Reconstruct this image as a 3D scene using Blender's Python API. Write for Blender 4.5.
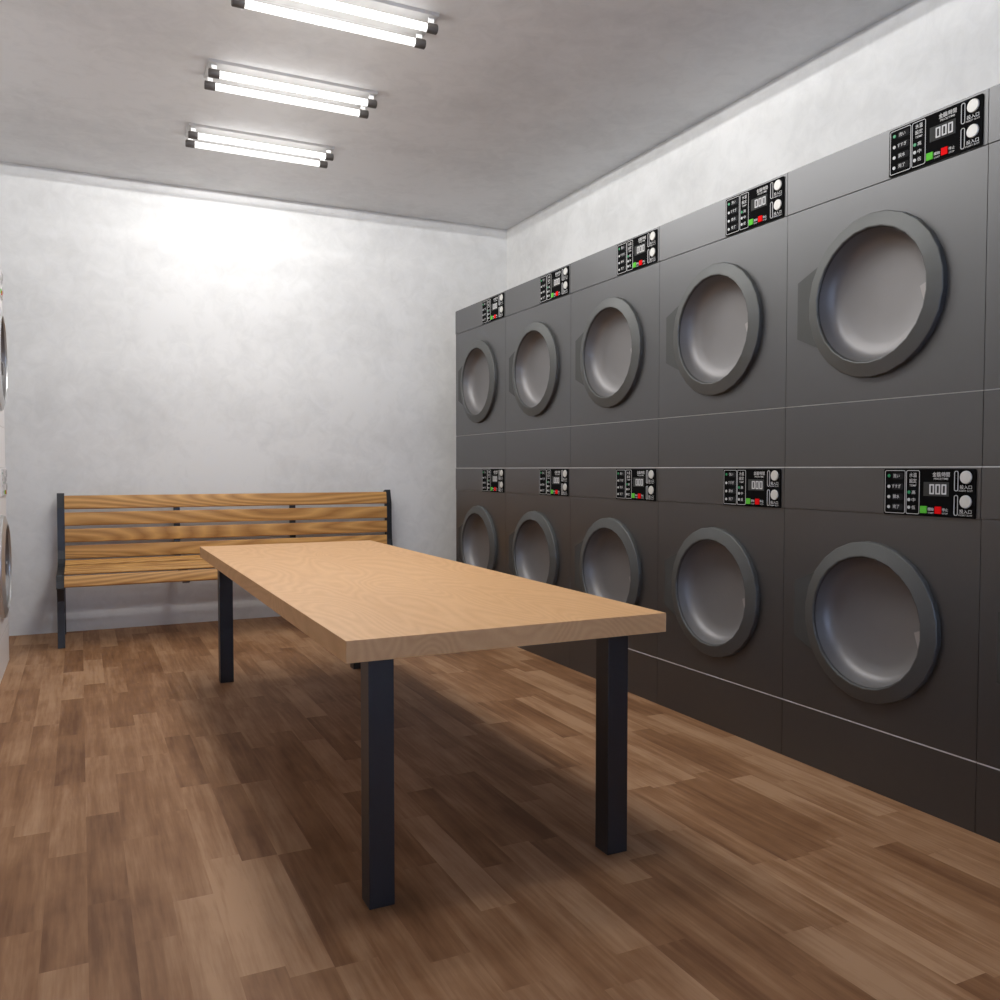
import bpy, bmesh, math, random
from mathutils import Vector, Matrix
random.seed(7)
S = bpy.context.scene
C = S.collection
for o in list(bpy.data.objects):
    bpy.data.objects.remove(o)

# ------------------------------------------------------------------ camera
cam_d = bpy.data.cameras.new('camera'); cam = bpy.data.objects.new('camera', cam_d); C.objects.link(cam)
cam_d.sensor_fit = 'HORIZONTAL'; cam_d.angle = math.radians(60.0); cam_d.clip_start = 0.02
cam.location = (0, 0, 1.1)
cam.rotation_euler = (math.radians(90 - 2.047), 0, math.radians(-25.856))
S.camera = cam

# ------------------------------------------------------------------ world, exposure
world = bpy.data.worlds.new('world'); S.world = world; world.use_nodes = True
wbg = world.node_tree.nodes['Background']
wbg.inputs['Color'].default_value = (0.42, 0.55, 0.85, 1)
wbg.inputs['Strength'].default_value = 7.0
S.view_settings.view_transform = 'Standard'
S.view_settings.look = 'None'
S.view_settings.exposure = 0.0
S.view_settings.gamma = 1.0
S.view_settings.use_curve_mapping = False
TUBE_STRENGTH = 1.9      # the glowing tubes
LAMP_WATTS = 43.0        # light given off by each fixture

# ------------------------------------------------------------------ room numbers
XL, XR = -1.185, 3.218          # side walls
YF, YB = -1.6, 6.512            # front and back wall
HC = 3.086                      # ceiling
MX, MLX = 2.418, -0.385         # fronts of the right and left machines
Y0, W = 5.7093, 0.8026          # far end of the machine rows, machine width

# ------------------------------------------------------------------ material helpers
def lin(r, g, b):
    f = lambda v: (v/255/12.92) if v/255 <= 0.04045 else ((v/255+0.055)/1.055)**2.4
    return (f(r), f(g), f(b), 1)

class NT:
    def __init__(s, name):
        s.m = bpy.data.materials.new(name); s.m.use_nodes = True
        s.t = s.m.node_tree; s.n = s.t.nodes; s.l = s.t.links
        s.b = s.n['Principled BSDF']
    def node(s, kind, **kw):
        nd = s.n.new(kind)
        for k, v in kw.items(): setattr(nd, k, v)
        return nd
    def link(s, a, b): s.l.new(a, b)
    def math(s, op, a, b=None, c=None):
        nd = s.n.new('ShaderNodeMath'); nd.operation = op
        for i, v in enumerate((a, b, c)):
            if v is None: continue
            if hasattr(v, 'links'): s.l.new(v, nd.inputs[i])
            else: nd.inputs[i].default_value = v
        return nd.outputs[0]
    def noise(s, vec, scale, detail=3, rough=0.5, dist=0.0):
        nd = s.n.new('ShaderNodeTexNoise'); s.l.new(vec, nd.inputs['Vector'])
        nd.inputs['Scale'].default_value = scale; nd.inputs['Detail'].default_value = detail
        nd.inputs['Roughness'].default_value = rough; nd.inputs['Distortion'].default_value = dist
        return nd
    def coords(s, scale=(1, 1, 1), loc=(0, 0, 0)):
        tc = s.n.new('ShaderNodeTexCoord'); mp = s.n.new('ShaderNodeMapping')
        s.l.new(tc.outputs['Object'], mp.inputs['Vector'])
        mp.inputs['Scale'].default_value = scale; mp.inputs['Location'].default_value = loc
        return mp.outputs['Vector']
    def ramp(s, fac, stops):
        nd = s.n.new('ShaderNodeValToRGB'); s.l.new(fac, nd.inputs['Fac'])
        e = nd.color_ramp.elements
        while len(e) < len(stops): e.new(0.5)
        for i, (p, c) in enumerate(stops): e[i].position = p; e[i].color = c
        return nd.outputs['Color']
    def bump(s, h, strength, dist=0.01):
        nd = s.n.new('ShaderNodeBump'); s.l.new(h, nd.inputs['Height'])
        nd.inputs['Strength'].default_value = strength; nd.inputs['Distance'].default_value = dist
        s.l.new(nd.outputs['Normal'], s.b.inputs['Normal'])

def plain(name, col, rough=0.5, metal=0.0, spec=0.5, mottle=0.03):
    t = NT(name)
    v = t.coords(); nz = t.noise(v, 22, 3)
    a = tuple(c*(1-mottle) for c in col[:3]) + (1,); b = tuple(min(1, c*(1+mottle)) for c in col[:3]) + (1,)
    t.link(t.ramp(nz.outputs['Fac'], [(0.3, a), (0.7, b)]), t.b.inputs['Base Color'])
    t.b.inputs['Roughness'].default_value = rough; t.b.inputs['Metallic'].default_value = metal
    t.b.inputs['Specular IOR Level'].default_value = spec
    return t.m

def plaster(name, lo, hi):
    t = NT(name); v = t.coords()
    big = t.noise(v, 1.3, 6, 0.62, 0.4); fine = t.noise(v, 9, 6, 0.65, 0.8)
    f = t.math('ADD', t.math('MULTIPLY', big.outputs['Fac'], 0.6), t.math('MULTIPLY', fine.outputs['Fac'], 0.4))
    t.link(t.ramp(f, [(0.36, lo), (0.56, hi)]), t.b.inputs['Base Color'])
    t.b.inputs['Roughness'].default_value = 0.75; t.b.inputs['Specular IOR Level'].default_value = 0.3
    t.bump(fine.outputs['Fac'], 0.15, 0.004)
    return t.m

def floor_mat():
    t = NT('laminate floor'); tc = t.node('ShaderNodeTexCoord'); sp = t.node('ShaderNodeSeparateXYZ')
    t.link(tc.outputs['Object'], sp.inputs[0])
    x, y = sp.outputs['X'], sp.outputs['Y']
    sw, sl = 0.098, 0.62
    i = t.math('FLOOR', t.math('DIVIDE', x, sw))
    wn = t.node('ShaderNodeTexWhiteNoise', noise_dimensions='1D'); t.link(i, wn.inputs['W'])
    off = t.math('MULTIPLY', wn.outputs['Value'], 3.7)
    j = t.math('FLOOR', t.math('ADD', t.math('DIVIDE', y, sl), off))
    cb = t.node('ShaderNodeCombineXYZ'); t.link(i, cb.inputs[0]); t.link(j, cb.inputs[1])
    pn = t.node('ShaderNodeTexWhiteNoise', noise_dimensions='2D'); t.link(cb.outputs[0], pn.inputs['Vector'])
    # grain, shifted per plank
    gx = t.math('ADD', t.math('MULTIPLY', x, 16.0), t.math('MULTIPLY', pn.outputs['Value'], 40))
    gy = t.math('ADD', t.math('MULTIPLY', y, 1.6), t.math('MULTIPLY', pn.outputs['Value'], 17))
    gv = t.node('ShaderNodeCombineXYZ'); t.link(gx, gv.inputs[0]); t.link(gy, gv.inputs[1])
    g1 = t.noise(gv.outputs[0], 1.0, 5, 0.6, 0.35)
    gv2 = t.node('ShaderNodeCombineXYZ'); t.link(t.math('MULTIPLY', gx, 5), gv2.inputs[0]); t.link(t.math('MULTIPLY', gy, 2.2), gv2.inputs[1])
    g2 = t.noise(gv2.outputs[0], 1.0, 3, 0.6)
    blo = t.noise(tc.outputs['Object'], 2.4, 4, 0.6)
    f = t.math('ADD', t.math('MULTIPLY', pn.outputs['Value'], 0.30), t.math('MULTIPLY', g1.outputs['Fac'], 0.80))
    f = t.math('ADD', f, t.math('MULTIPLY', g2.outputs['Fac'], 0.34))
    f = t.math('ADD', f, t.math('MULTIPLY', blo.outputs['Fac'], 0.45))
    f = t.math('SUBTRACT', f, 0.2)
    col = t.ramp(f, [(0.46, lin(108, 72, 45)), (0.71, lin(140, 101, 69)), (0.96, lin(170, 133, 100))])
    # small knots
    vo = t.node('ShaderNodeTexVoronoi'); mp = t.node('ShaderNodeMapping'); mp.inputs['Scale'].default_value = (1.7, 1.1, 1)
    t.link(tc.outputs['Object'], mp.inputs['Vector']); t.link(mp.outputs['Vector'], vo.inputs['Vector']); vo.inputs['Scale'].default_value = 1
    k = t.ramp(vo.outputs['Distance'], [(0.012, (0.35, 0.3, 0.27, 1)), (0.03, (1, 1, 1, 1))])
    mx = t.node('ShaderNodeMix', data_type='RGBA', blend_type='MULTIPLY'); mx.inputs['Factor'].default_value = 0.7
    t.link(col, mx.inputs['A']); t.link(k, mx.inputs['B']); t.link(mx.outputs['Result'], t.b.inputs['Base Color'])
    t.b.inputs['Roughness'].default_value = 0.55; t.b.inputs['Specular IOR Level'].default_value = 0.25
    return t.m

def wood(name, axis, lo, hi, freq=26, stretch=0.12, rough=0.45, amp=1.0, warp=0.55):
    """contour-line grain running along the given axis"""
    t = NT(name); sc = [1, 1, 1]; sc[axis] = stretch
    oi = t.node('ShaderNodeObjectInfo')
    v = t.coords(tuple(sc))
    ad = t.node('ShaderNodeVectorMath', operation='ADD'); t.link(v, ad.inputs[0])
    rv = t.node('ShaderNodeVectorMath', operation='SCALE'); rv.inputs[0].default_value = (7, 5, 9); t.link(oi.outputs['Random'], rv.inputs['Scale'])
    t.link(rv.outputs[0], ad.inputs[1])
    n = t.noise(ad.outputs[0], 3.0, 1.5, 0.4, warp)
    w = t.math('FRACT', t.math('MULTIPLY', n.outputs['Fac'], freq))
    w = t.math('ABSOLUTE', t.math('SUBTRACT', t.math('MULTIPLY', w, 2), 1))
    fib = t.noise(ad.outputs[0], 60, 4, 0.6)
    tone = t.noise(ad.outputs[0], 2.0, 2)
    f = t.math('ADD', t.math('MULTIPLY', w, 0.45*amp), t.math('MULTIPLY', fib.outputs['Fac'], 0.35))
    f = t.math('ADD', f, t.math('MULTIPLY', tone.outputs['Fac'], 0.35))
    t.link(t.ramp(f, [(0.25, lo), (0.8, hi)]), t.b.inputs['Base Color'])
    t.b.inputs['Roughness'].default_value = rough; t.b.inputs['Specular IOR Level'].default_value = 0.35
    return t.m

def emis(name, col, strength):
    t = NT(name); t.b.inputs['Base Color'].default_value = (0.12, 0.12, 0.12, 1)
    t.b.inputs['Emission Color'].default_value = col; t.b.inputs['Emission Strength'].default_value = strength
    return t.m

M = {}
M['wall'] = plaster('white plaster', lin(213, 213, 212), lin(227, 227, 226))
M['ceil'] = plaster('grey white ceiling plaster', lin(215, 216, 217), lin(228, 229, 230))
M['floor'] = floor_mat()
M['table'] = wood('pale ash veneer', 1, lin(198, 151, 103), lin(218, 173, 124), 30, 0.28, 0.5, 0.55, 0.5)
M['slat'] = wood('oiled pine slat', 0, lin(152, 102, 50), lin(212, 162, 96), 30, 0.10, 0.45, 1.0, 0.15)
M['black'] = plain('black powder coated steel', lin(34, 35, 38), 0.35, 0.0, 0.5)
M['dark_panel'] = plain('charcoal steel', lin(80, 80, 81), 0.42, 0.85, 0.4, 0.01)
b = M['dark_panel'].node_tree.nodes['Principled BSDF']; b.inputs['Coat Weight'].default_value = 0.8; b.inputs['Coat Roughness'].default_value = 0.45
M['white_panel'] = plain('white enamel', lin(236, 233, 233), 0.4, 0.0, 0.5, 0.01)
M['chassis'] = plain('dark chassis', lin(40, 40, 40), 0.6)
M['strip'] = plain('light grey gap strip', lin(200, 198, 196), 0.5)  # pale colour imitates bright background showing through panel gaps
M['ring'] = plain('brushed grey metal', lin(88, 89, 88), 0.55, 0.6, 0.5, 0.02)
M['ring_w'] = plain('bright brushed metal', lin(200, 200, 200), 0.3, 0.7, 0.5, 0.02)
M['bowl'] = plain('satin stainless steel', lin(124, 122, 122), 0.5, 0.6, 0.5, 0.01)
M['latch'] = plain('pale metal latch', lin(150, 146, 144), 0.5, 0.3)
M['hinge'] = plain('dark grey hinge metal', lin(72, 73, 72), 0.6, 0.5)
M['pblack'] = plain('black control face', lin(8, 8, 9), 0.9, 0, 0.08)
M['pdark'] = plain('dark grey label pad', lin(36, 36, 38), 0.9, 0, 0.08)
M['pgrey'] = plain('display grey', lin(62, 63, 62), 0.8, 0, 0.1)
M['ink'] = plain('pale print', lin(198, 198, 198), 0.6)
M['disc'] = plain('coin disc', lin(196, 195, 190), 0.5, 0.2)
M['green'] = plain('green button', lin(90, 185, 60), 0.8, 0, 0.1)
M['red'] = plain('red button', lin(225, 8, 14), 0.8, 0, 0.1)
M['led_on'] = plain('green indicator', lin(20, 140, 85), 0.4)
M['base'] = plain('white lamp housing', lin(196, 195, 193), 0.5)
M['cap'] = plain('dark grey lamp cap', lin(72, 68, 66), 0.5)
M['bench_steel'] = plain('dark bench steel', lin(46, 48, 52), 0.32, 0.2)
M['pwhite'] = plain('pale control face', lin(214, 211, 211), 0.6)
M['faint'] = plain('faint grey print', lin(178, 176, 176), 0.6)
M['tube'] = emis('fluorescent tube', (1.0, 0.985, 0.97, 1), TUBE_STRENGTH)
M['alu'] = plain('grey window frame', lin(90, 92, 95), 0.4, 0.5)
g = NT('window glass'); g.b.inputs['Transmission Weight'].default_value = 1; g.b.inputs['Roughness'].default_value = 0
g.b.inputs['IOR'].default_value = 1.45; M['glass'] = g.m

# ------------------------------------------------------------------ mesh helpers
def obj(name, bm, mat, parent=None, smooth=False, angle=35):
    me = bpy.data.meshes.new(name); bmesh.ops.recalc_face_normals(bm, faces=bm.faces[:])
    bm.to_mesh(me); bm.free()
    me.materials.append(mat)
    if smooth:
        me.shade_smooth()
        me.set_sharp_from_angle(angle=math.radians(angle))
    o = bpy.data.objects.new(name, me); C.objects.link(o)
    if parent: o.parent = parent
    return o

def add_box(bm, a, b, bevel=0.0, seg=2):
    r = bmesh.ops.create_cube(bm, size=1)
    vs = r['verts']
    for v in vs:
        v.co = Vector([(a[i]+b[i])/2 + v.co[i]*(b[i]-a[i]) for i in range(3)])
    if bevel:
        es = list({e for v in vs for e in v.link_edges})
        bmesh.ops.bevel(bm, geom=es, offset=bevel, segments=seg, affect='EDGES', profile=0.7)
    return bm

def box(a, b, bevel=0.0): return add_box(bmesh.new(), a, b, bevel)

def add_prism(bm, pts, lo, hi, plane):
    """extrude a 2D outline; plane 'yz' (along x) or 'xz' ... pts are in that plane"""
    mk = {'yz': lambda p, t: (t, p[0], p[1]), 'xy': lambda p, t: (p[0], p[1], t), 'xz': lambda p, t: (p[0], t, p[1])}[plane]
    A = [bm.verts.new(mk(p, lo)) for p in pts]; B = [bm.verts.new(mk(p, hi)) for p in pts]
    bm.faces.new(A); bm.faces.new(B[::-1]); n = len(pts)
    for i in range(n): bm.faces.new((A[i], A[(i+1) % n], B[(i+1) % n], B[i]))
    return bm

def lathe_x(bm, prof, seg, cy, cz, cap_end=False):
    """prof: list of (radius, x); axis along x through (cy, cz)"""
    rings = []
    for r, x in prof:
        if r < 1e-6: rings.append([bm.verts.new((x, cy, cz))])
        else: rings.append([bm.verts.new((x, cy+r*math.cos(2*math.pi*k/seg+0.1), cz+r*math.sin(2*math.pi*k/seg+0.1))) for k in range(seg)])
    for p, q in zip(rings, rings[1:]):
        for k in range(seg):
            k2 = (k+1) % seg
            if len(q) == 1: bm.faces.new((p[k], p[k2], q[0]))
            elif len(p) == 1: bm.faces.new((p[0], q[k], q[k2]))
            else: bm.faces.new((p[k], p[k2], q[k2], q[k]))
    return bm

def rounded(y0, y1, z0, z1, r, n=5):
    pts = []
    for cx, cz, a0 in ((y1-r, z1-r, 0), (y0+r, z1-r, 90), (y0+r, z0+r, 180), (y1-r, z0+r, 270)):
        for k in range(n+1):
            a = math.radians(a0+90*k/n); pts.append((cx+r*math.cos(a), cz+r*math.sin(a)))
    return pts

def outline(bm, y0, y1, z0, z1, r, t, x0, x1):
    """thin rounded frame standing proud between x0 and x1"""
    P = rounded(y0, y1, z0, z1, r); Q = rounded(y0+t, y1-t, z0+t, z1-t, max(r-t, t*0.3)); n = len(P)
    V = [[bm.verts.new((x, p[0], p[1])) for p in L] for L in (P, Q) for x in (x0, x1)]
    po, pi_, qo, qi = V[0], V[1], V[2], V[3]
    for i in range(n):
        j = (i+1) % n
        bm.faces.new((po[i], po[j], qo[j], qo[i])); bm.faces.new((po[i], po[j], pi_[j], pi_[i])); bm.faces.new((qo[i], qo[j], qi[j], qi[i]))

def empty(name, loc, rz=0):
    o = bpy.data.objects.new(name, None); C.objects.link(o); o.location = loc; o.rotation_euler = (0, 0, rz)
    o.empty_display_size = 0.1
    return o
def tag(o, label=None, cat=None, group=None, kind=None):
    for k, v in (('label', label), ('category', cat), ('group', group), ('kind', kind)):
        if v: o[k] = v
    return o
def copy_tree(o, parent=None):
    c = o.copy(); C.objects.link(c); c.parent = parent
    for ch in [x for x in bpy.data.objects if x.parent == o]: copy_tree(ch, c)
    return c

def text_mesh(items, x_front):
    """items: (text, centre_y, centre_z, height, target width or None); reads from the -x side (text runs towards -y)"""
    bm = bmesh.new(); dg = None
    for s, cy, cz, h, w in items:
        cu = bpy.data.curves.new('t', 'FONT'); cu.body = s; cu.size = 1; cu.align_x = 'CENTER'; cu.align_y = 'CENTER'
        cu.resolution_u = 2; cu.offset = 0.006
        to = bpy.data.objects.new('t', cu); C.objects.link(to); bpy.context.view_layer.update()
        dg = bpy.context.evaluated_depsgraph_get()
        me = bpy.data.meshes.new_from_object(to.evaluated_get(dg))
        if len(me.vertices):
            xs = [v.co.x for v in me.vertices]; ys = [v.co.y for v in me.vertices]
            mx, my = (min(xs)+max(xs))/2, (min(ys)+max(ys))/2
            sy = h/max(1e-6, max(ys)-min(ys)); sx = (w/max(1e-6, max(xs)-min(xs))) if w else sy
            for v in me.vertices:
                v.co = Vector((x_front, cy-(v.co.x-mx)*sx, cz+(v.co.y-my)*sy))
            bm.from_mesh(me)
        bpy.data.objects.remove(to); bpy.data.meshes.remove(me); bpy.data.curves.remove(cu)
    return bm

# ------------------------------------------------------------------ the room
def struct(name, bm, m): return tag(obj(name, bm, m), kind='structure')
T = 0.12
struct('floor', box((XL-T, YF-T, -0.1), (XR+T, YB+T, 0)), M['floor'])
struct('ceiling', box((XL-T, YF-T, HC), (XR+T, YB+T, HC+0.12)), M['ceil'])
struct('wall_back', box((XL-T, YB, 0), (XR+T, YB+T, HC)), M['wall'])
struct('wall_left', box((XL-T, YF, 0), (XL, YB, HC)), M['wall'])
struct('wall_right', box((XR, YF, 0), (XR+T, YB, HC)), M['wall'])
# front wall behind the viewer; wide window added for fill light and reflections
wx0, wx1, wz0, wz1 = -0.25, 2.3, 0.5, 2.4
bm = bmesh.new()
add_box(bm, (XL-T, YF-T, 0), (wx0, YF, HC)); add_box(bm, (wx1, YF-T, 0), (XR+T, YF, HC))
add_box(bm, (wx0, YF-T, 0), (wx1, YF, wz0)); add_box(bm, (wx0, YF-T, wz1), (wx1, YF, HC))
struct('wall_front', bm, M['wall'])
bm = bmesh.new(); fw = 0.05
for a, b in (((wx0, wz0), (wx1, wz0+fw)), ((wx0, wz1-fw), (wx1, wz1)), ((wx0, wz0+fw), (wx0+fw, wz1-fw)), ((wx1-fw, wz0+fw), (wx1, wz1-fw)),
             (((wx0+wx1)/2-fw/2, wz0+fw), ((wx0+wx1)/2+fw/2, wz1-fw))):
    add_box(bm, (a[0], YF-0.09, a[1]), (b[0], YF-0.03, b[1]))
win = struct('added_window_1', bm, M['alu'])
obj('glass_pane', box((wx0+fw, YF-0.063, wz0+fw), (wx1-fw, YF-0.057, wz1-fw)), M['glass'], win)

# ------------------------------------------------------------------ laundry machines
PW, PH = 0.328, 0.150            # control panel size
PY = -0.386                      # its near edge in machine coordinates
def panel_meshes():
    """all pieces of the control panel as meshes, z measured from the panel's bottom, x from the fascia front"""
    Y = lambda u: PY+PW*(1-u)
    Z = lambda v: PH*(1-v)
    out = []
    def put(name, bm, m, label=None): out.append((name, bm, m, label))
    bm = bmesh.new(); add_prism(bm, rounded(PY, PY+PW, 0, PH, 0.005), -0.004, 0.002, 'yz'); put('BOARD', bm, M['pblack'])
    xf = -0.0046
    bm = bmesh.new()
    outline(bm, Y(.2516), Y(.013), Z(.965), Z(.03), 0.006, 0.0016, xf, -0.0035)
    put('programme_frame', bm, M['ink'])
    bm = bmesh.new()
    outline(bm, Y(.415), Y(.263), Z(.965), Z(.03), 0.006, 0.0016, xf, -0.0035)
    put('temperature_frame', bm, M['ink'])
    for v in (.15, .375, .60, .82):
        bm = bmesh.new(); add_prism(bm, rounded(Y(.228), Y(.098), Z(v+.075), Z(v-.065), 0.006), -0.0042, -0.0035, 'yz'); put('label_pad', bm, M['pdark'])
    for k, v in enumerate((.15, .385, .61, .83)):
        bm = bmesh.new(); lathe_x(bm, [(0, -0.0056), (0.0052, -0.0054), (0.0055, -0.0035)], 14, Y(.061), Z(v)); put('indicator_light', bm, M['led_on' if k == 0 else 'ink'], 'green indicator light' if k == 0 else None)
    for k, v in enumerate((.50, .66, .825)):
        bm = bmesh.new(); lathe_x(bm, [(0, -0.0056), (0.0052, -0.0054), (0.0055, -0.0035)], 14, Y(.2966), Z(v)); put('indicator_light', bm, M['led_on' if k == 0 else 'ink'], 'green indicator light' if k == 0 else None)
    bm = bmesh.new(); add_box(bm, (-0.0048, Y(.7312), Z(.570)), (-0.0035, Y(.4607), Z(.275))); put('display', bm, M['pgrey'])
    # 000 as outlined digits
    bm = bmesh.new()
    for k in range(3):
        a = .5266+.065*k
        outline(bm, Y(a+.050), Y(a), Z(.53), Z(.32), 0.0012, 0.0042, -0.0058, -0.0046)
    put('display_digits', bm, M['ink'])
    bm = bmesh.new(); add_box(bm, (-0.008, Y(.503), Z(.935)), (-0.0035, Y(.432), Z(.785)), 0.001); put('start_button', bm, M['green'], 'square green start button')
    bm = bmesh.new(); add_box(bm, (-0.008, Y(.6585), Z(.935)), (-0.0035, Y(.5913), Z(.785)), 0.001); put('stop_button', bm, M['red'], 'square red stop button')
    for v0, v1 in ((.04, .455), (.535, .955)):
        bm = bmesh.new(); outline(bm, Y(.828), Y(.787), Z(v1), Z(v0), 0.0062, 0.0017, xf-0.001, -0.0035); put('coin_slot', bm, M['ink'])
    for v in (.17, .665):
        bm = bmesh.new(); lathe_x(bm, [(0, -0.0078), (0.018, -0.0076), (0.0195, -0.006), (0.020, -0.0035)], 28, Y(.906), Z(v)); put('coin_disc', bm, M['disc'])
    it = []
    for s, v in (('洗い', .15), ('すすぎ', .375), ('脱水', .60), ('完了', .82)):
        it.append((s, Y(.150), Z(v), 0.0125, 0.025 if len(s) == 2 else 0.034))
    for s, v in (('水温', .13), ('設定', .255)): it.append((s, Y(.342), Z(v), 0.0145, 0.027))
    it.append(('TEMP', Y(.342), Z(.355), 0.0062, 0.026))
    for s, v in (('高', .5), ('中', .66), ('低', .825)): it.append((s, Y(.350), Z(v), 0.0125, 0.0135))
    it.append(('金額/時間', Y(.649), Z(.115), 0.0150, 0.060)); it.append(('PRICE/TIME', Y(.649), Z(.205), 0.0062, 0.050))
    it.append(('開始', Y(.5435), Z(.845), 0.0100, 0.021)); it.append(('START', Y(.5435), Z(.925), 0.0050, 0.021))
    it.append(('停止', Y(.696), Z(.845), 0.0100, 0.021)); it.append(('STOP', Y(.696), Z(.925), 0.0050, 0.019))
    for v in (.37, .865):
        it.append(('投入口', Y(.906), Z(v), 0.0125, 0.040)); it.append(('INSERT SLOT', Y(.906), Z(v+.075), 0.0048, 0.046))
    for k in it: put('lettering', text_mesh([k], -0.0052), M['ink'])
    return out

DEP = 0.10                       # thickness of the front panels
def plate_hole(y0, y1, z0, z1, cy, cz, r, seg=48):
    bm = bmesh.new()
    angs = sorted([2*math.pi*k/seg for k in range(seg)] + [math.atan2(z-cz, y-cy) % (2*math.pi) for y in (y0, y1) for z in (z0, z1)])
    def edge(a):
        c, s = math.cos(a), math.sin(a); t = 1e9
        if c > 1e-9: t = min(t, (y1-cy)/c)
        if c < -1e-9: t = min(t, (y0-cy)/c)
        if s > 1e-9: t = min(t, (z1-cz)/s)
        if s < -1e-9: t = min(t, (z0-cz)/s)
        return cy+c*t, cz+s*t
    R = [[], [], [], []]
    for a in angs:
        e = edge(a); c = (cy+r*math.cos(a), cz+r*math.sin(a))
        R[0].append(bm.verts.new((0, *e))); R[1].append(bm.verts.new((0, *c))); R[2].append(bm.verts.new((DEP, *c))); R[3].append(bm.verts.new((DEP, *e)))
    n = len(angs)
    for p, q in ((0, 1), (1, 2), (2, 3), (3, 0)):
        for i in range(n):
            j = (i+1) % n; bm.faces.new((R[p][i], R[p][j], R[q][j], R[q][i]))
    return bm

panel_cache = {}
def make_machine(upper, white):
    """front faces -x at x=0, y centred, z from its own bottom"""
    P = M['white_panel'] if white else M['dark_panel']
    R = M['ring_w'] if white else M['ring']
    H = 1.1075 if upper else 1.1082
    K = 0.2252 if upper else 0.2165
    zc = 0.5755 if upper else 0.5785
    FB = H-(0.161 if upper else 0.156)
    h = W/2-0.001
    root = empty('laundry_machine', (0, 0, 0))
    bm = bmesh.new(); add_box(bm, (DEP, -h, 0), (0.79, h, H-0.0035)); obj('cabinet', bm, P, root)
    obj('gap_strip', box((0.0006, -h, H-0.0032), (DEP, h, H-0.0004)), M['strip'], root) if not upper else None
    top = H if upper else H-0.0035
    obj('fascia', box((-0.003, -h, FB), (DEP, h, top), 0.0006), P, root)
    obj('door_panel', plate_hole(-h, h, K+0.0018, FB-0.0012, 0, zc, 0.245), P, root)
    obj('gap_strip', box((0.0006, -h, K-(0.0028 if not upper else 0.0004)), (DEP, h, K+(0.0015 if not upper else 0.0008))), M['strip'], root)  # solid strip stands in for light seen through the open gap
    obj('lower_panel', box((0, -h, 0), (DEP, h, K-(0.003 if not upper else 0.0014)), 0.0006), P, root)
    # round door
    bm = bmesh.new()
    lathe_x(bm, [(0.262, 0.004), (0.2760, 0.0), (0.2750, -0.0165), (0.2725, -0.0195), (0.228, -0.0325), (0.2245, -0.0315), (0.222, -0.027), (0.2215, 0.012), (0.235, 0.016), (0.262, 0.004)], 26, 0, zc)
    door = obj('door', bm, R, root, True, 28)
    bm = bmesh.new()
    add_prism(bm, [(0.336, zc-0.103), (0.336, zc+0.103), (0.210, zc+0.158), (0.229, zc+0.10), (0.244, zc+0.04), (0.244, zc-0.04), (0.229, zc-0.10), (0.210, zc-0.158)], -0.010, 0.0, 'yz')
    obj('hinge_plate', bm, M['ring_w'] if white else M['hinge'], door)
    bm = bmesh.new()
    add_prism(bm, [(-0.2215, zc+0.010), (-0.188, zc-0.004), (-0.210, zc-0.075), (-0.219, zc-0.075)], -0.014, -0.006, 'yz')
    obj('latch', bm, M['latch'], door)
    bm = bmesh.new()
    lathe_x(bm, [(0.2198, -0.022), (0.2150, 0.006), (0.206, 0.028), (0.188, 0.042), (0.150, 0.051), (0.085, 0.056), (0, 0.057)], 52, 0, zc)
    obj('drum', bm, M['bowl'], root, True, 80)
    # control panel
    if white not in panel_cache:
        panel_cache[white] = []
        for name, b, m, lab in panel_meshes():
            if white: m = {M['pblack']: M['pwhite'], M['pdark']: M['pwhite'], M['ink']: M['faint'], M['pgrey']: M['faint'], M['disc']: M['faint']}.get(m, m)
            o = obj(name.lower(), b, m); panel_cache[white].append((name, o.data, lab)); bpy.data.objects.remove(o)
    board = None
    for name, me, lab in panel_cache[white]:
        o = bpy.data.objects.new('control_panel' if name == 'BOARD' else name, me); C.objects.link(o)
        if name == 'BOARD': board = o; o.parent = root; o.location = (-0.003, 0, FB+(0.0022 if upper else -0.0018))
        else: o.parent = board
        if lab: o['label'] = lab
    return root

def fill(side, n):
    for upper in (True, False):
        proto = None
        for k in range(n):
            m = make_machine(upper, side == 'left') if proto is None else copy_tree(proto)
            proto = proto or m
            m.location = (MX if side == 'right' else MLX, Y0-(k+0.5)*W, 1.1085 if upper else 0.0)
            m.rotation_euler = (0, 0, 0 if side == 'right' else math.pi)
            row = 'upper row' if upper else 'lower row'
            if side == 'right':
                lab = ['grey laundry machine at the far end of the %s, nearest the bench',
                       'grey laundry machine in the %s, second from the bench end',
                       'grey laundry machine in the %s, third from the bench end',
                       'grey laundry machine in the %s, fourth from the bench end',
                       'grey laundry machine in the %s, fifth from the bench and largest seen whole',
                       'grey laundry machine in the %s, cut off by the right edge, door unseen',
                       'grey laundry machine in the %s, seventh from the bench, out of view'][k] % row
                tag(m, lab, 'washing machine', 'grey laundry machines along the right wall, '+row)
            else:
                lab = ['white laundry machine in the %s, sliver at the left edge, nearest the bench',
                       'white laundry machine in the %s on the left, second from the bench end',
                       'white laundry machine in the %s on the left, third from the bench end',
                       'white laundry machine in the %s on the left, fourth from the bench end',
                       'white laundry machine in the %s on the left, fifth from the bench end'][k] % row
                tag(m, lab, 'washing machine', 'white laundry machines along the left wall, '+row)
fill('right', 6)
fill('left', 5)

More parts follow.
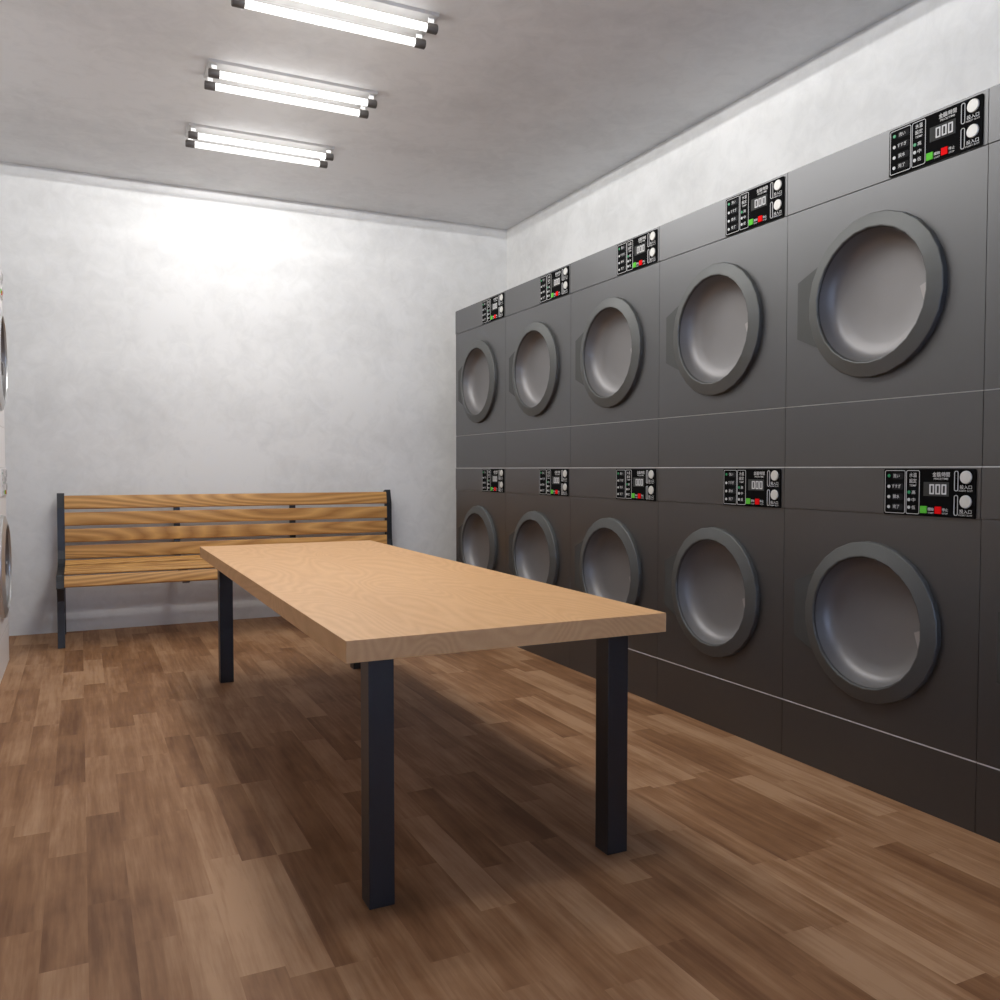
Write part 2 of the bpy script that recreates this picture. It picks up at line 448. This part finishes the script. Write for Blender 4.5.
# ------------------------------------------------------------------ table
tx0, tx1, ty0, ty1, tz0, tz1 = 0.556, 1.478, 1.977, 4.740, 0.642, 0.696
tb = empty('table', ((tx0+tx1)/2, (ty0+ty1)/2, 0))
tag(tb, 'long pale wooden table on four square black legs, in the middle of the floor', 'table')
hx, hy = (tx1-tx0)/2, (ty1-ty0)/2
obj('tabletop', box((-hx, -hy, tz0), (hx, hy, tz1), 0.002), M['table'], tb)
for sx in (-1, 1):
    for sy in (-1, 1):
        ax, ay = sx*(hx-0.077-0.033), sy*(hy-0.075-0.033)
        o = obj('leg', box((ax-0.033, ay-0.033, 0), (ax+0.033, ay+0.033, tz0), 0.0015), M['black'], tb)

# ------------------------------------------------------------------ bench
bx0, bx1 = -0.141, 2.165
bench = empty('bench', ((bx0+bx1)/2, 6.15, 0))
tag(bench, 'wooden slatted park bench with black metal side frames against the white back wall', 'bench')
bcx, bcy = (bx0+bx1)/2, 6.15
# centre line of a side frame in (y, z): seat front -> seat -> back
def ribbon(pts, ths):
    """outline around a centre line with thickness per point"""
    L, Rr = [], []
    for i, (p, th) in enumerate(zip(pts, ths)):
        a = Vector(pts[max(i-1, 0)]); b = Vector(pts[min(i+1, len(pts)-1)]); d = (b-a).normalized(); n = Vector((-d.y, d.x))
        L.append(tuple(Vector(p)+n*th/2)); Rr.append(tuple(Vector(p)-n*th/2))
    return L+Rr[::-1]
seatback = [(5.862, .372), (5.872, .408), (5.898, .430), (5.95, .432), (6.08, .432), (6.19, .437), (6.280, .444), (6.345, .462), (6.385, .500), (6.403, .56), (6.410, .70), (6.413, .84), (6.440, .935)]
frontleg = [(5.938, 0.0), (5.950, .15), (5.955, .29), (5.935, .36), (5.915, .415)]
rearleg = [(6.435, 0.0), (6.420, .18), (6.385, .33), (6.330, .44)]
def loc(p): return (p[0]-bcy, p[1])
def rib(x0, x1, legs):
    bm = bmesh.new()
    add_prism(bm, ribbon([loc(p) for p in seatback], [.05, .045, .042]+[.040]*(len(seatback)-3)), x0-bcx, x1-bcx, 'yz')
    return bm
for x0 in (bx0, bx1-0.044):
    fr = obj('side_frame', rib(x0, x0+0.044, True), M['bench_steel'], bench)
    for path, th in ((frontleg, [.045, .045, .05, .055, .05]), (rearleg, [.042]*4)):
        bm = bmesh.new(); add_prism(bm, ribbon([loc(p) for p in path], th), x0+0.002-bcx, x0+0.042-bcx, 'yz')
        obj('leg', bm, M['bench_steel'], bench)
for xm in (0.602, 1.406):
    bm = bmesh.new()
    add_prism(bm, ribbon([(a+(0.008 if b > .5 else 0), b) for a, b in [loc(p) for p in seatback[:-1]]+[loc((6.425, .895))]], [.05, .040, .036]+[.022]*(len(seatback)-3)), xm-0.021-bcx, xm+0.021-bcx, 'yz')
    obj('support_bracket', bm, M['bench_steel'], bench)
# slats: centre (y, z) of the front surface, width along the profile, tilt
def slat(p, q, th=0.024):
    """slat whose face runs from p to q (in y, z) and which is th thick behind it"""
    a, b = Vector(loc(p)), Vector(loc(q)); d = (b-a).normalized(); n = Vector((-d.y, d.x))   # towards the sitter
    w = (b-a).length; r = 0.007
    pts = [(0.0, 0.0)]
    shape = rounded(0, w, 0, th, r, 3)
    out = [tuple(a+d*s+n*t) for s, t in shape]
    bm = bmesh.new(); add_prism(bm, out, bx0+0.0445-bcx, bx1-0.0445-bcx, 'yz')
    o = obj('slat', bm, M['slat'], bench, True, 50)
# normals: +n is up for a seat slat (d = +y) and towards the room for a back slat (d = up)
slat((5.845, .380), (5.868, .447), 0.022)
for k in range(4):
    y = 5.893+k*0.097
    slat((y, .4525+k*.002), (y+0.068, .4525+k*.002), 0.016)
slat((6.292, .4645), (6.345, .489), 0.016)
for k in range(4):
    za = 0.505+k*0.1095
    slat((6.389, za), (6.389+(0.004 if k < 3 else 0.016), za+0.089), 0.018)

# ------------------------------------------------------------------ ceiling lights
def make_light():
    root = empty('ceiling_light', (0, 0, HC))
    bm = bmesh.new()
    add_prism(bm, [(-0.105, 0), (-0.100, -0.013), (0.100, -0.013), (0.105, 0)], -0.425, 0.425, 'yz')
    for s in (-1, 1):
        for y in (-0.074, 0.074): add_box(bm, (min(s*0.385, s*0.41), y-0.003, -0.0385), (max(s*0.385, s*0.41), y+0.003, -0.0125))
    obj('housing', bm, M['base'], root)
    for y in (-0.074, 0.074):
        t = bmesh.new(); lathe_x(t, [(0, -0.374), (0.0172, -0.374), (0.0172, 0.374), (0, 0.374)], 24, y, -0.057)
        tube = obj('tube', t, M['tube'], root, True, 40)
        for s in (-1, 1):
            c = bmesh.new(); lathe_x(c, [(0, s*0.424), (0.019, s*0.424), (0.0212, s*0.421), (0.0212, s*0.374), (0, s*0.374)], 24, y, -0.057)
            obj('end_cap', c, M['cap'], tube, True, 40)
    ld = bpy.data.lights.new('fixture_glow', 'SPOT'); ld.energy = LAMP_WATTS/16; ld.spot_size = math.radians(180); ld.spot_blend = 0.0
    ld.color = (1.0, 0.992, 0.978); ld.shadow_soft_size = 0.004
    for x in (-0.23, -0.08, 0.08, 0.23):
        for y in (-0.145, 0.145):
            lo = bpy.data.objects.new('fixture_glow', ld); C.objects.link(lo); lo.parent = root; lo.location = (x, y, -0.018)
    ld = ld.copy(); ld.energy = LAMP_WATTS/8; ld.shadow_soft_size = 0.012
    for x in (-0.3, -0.1, 0.1, 0.3):
        lo = bpy.data.objects.new('fixture_glow', ld); C.objects.link(lo); lo.parent = root; lo.location = (x, 0, -0.082)
    ld = bpy.data.lights.new('fixture_halo', 'POINT'); ld.energy = LAMP_WATTS*0.05; ld.color = (1.0, 0.99, 0.97); ld.shadow_soft_size = 0.12
    lo = bpy.data.objects.new('fixture_halo', ld); C.objects.link(lo); lo.parent = root; lo.location = (0, 0, -0.42)
    return root
LX = 1.017
ys = [5.418, 4.551, 3.684, 2.817, 1.950]
labs = ['twin-tube ceiling light farthest back, nearest the back wall', 'twin-tube ceiling light in the middle of the three in view',
        'twin-tube ceiling light nearest the camera, cut by the top edge', 'twin-tube ceiling light above the table, out of view',
        'twin-tube ceiling light closest to the front wall, out of view']
proto = make_light()
for k, y in enumerate(ys):
    o = proto if k == 0 else copy_tree(proto)
    o.location = (LX, y, HC)
    tag(o, labs[k], 'ceiling light', 'twin-tube ceiling lights')
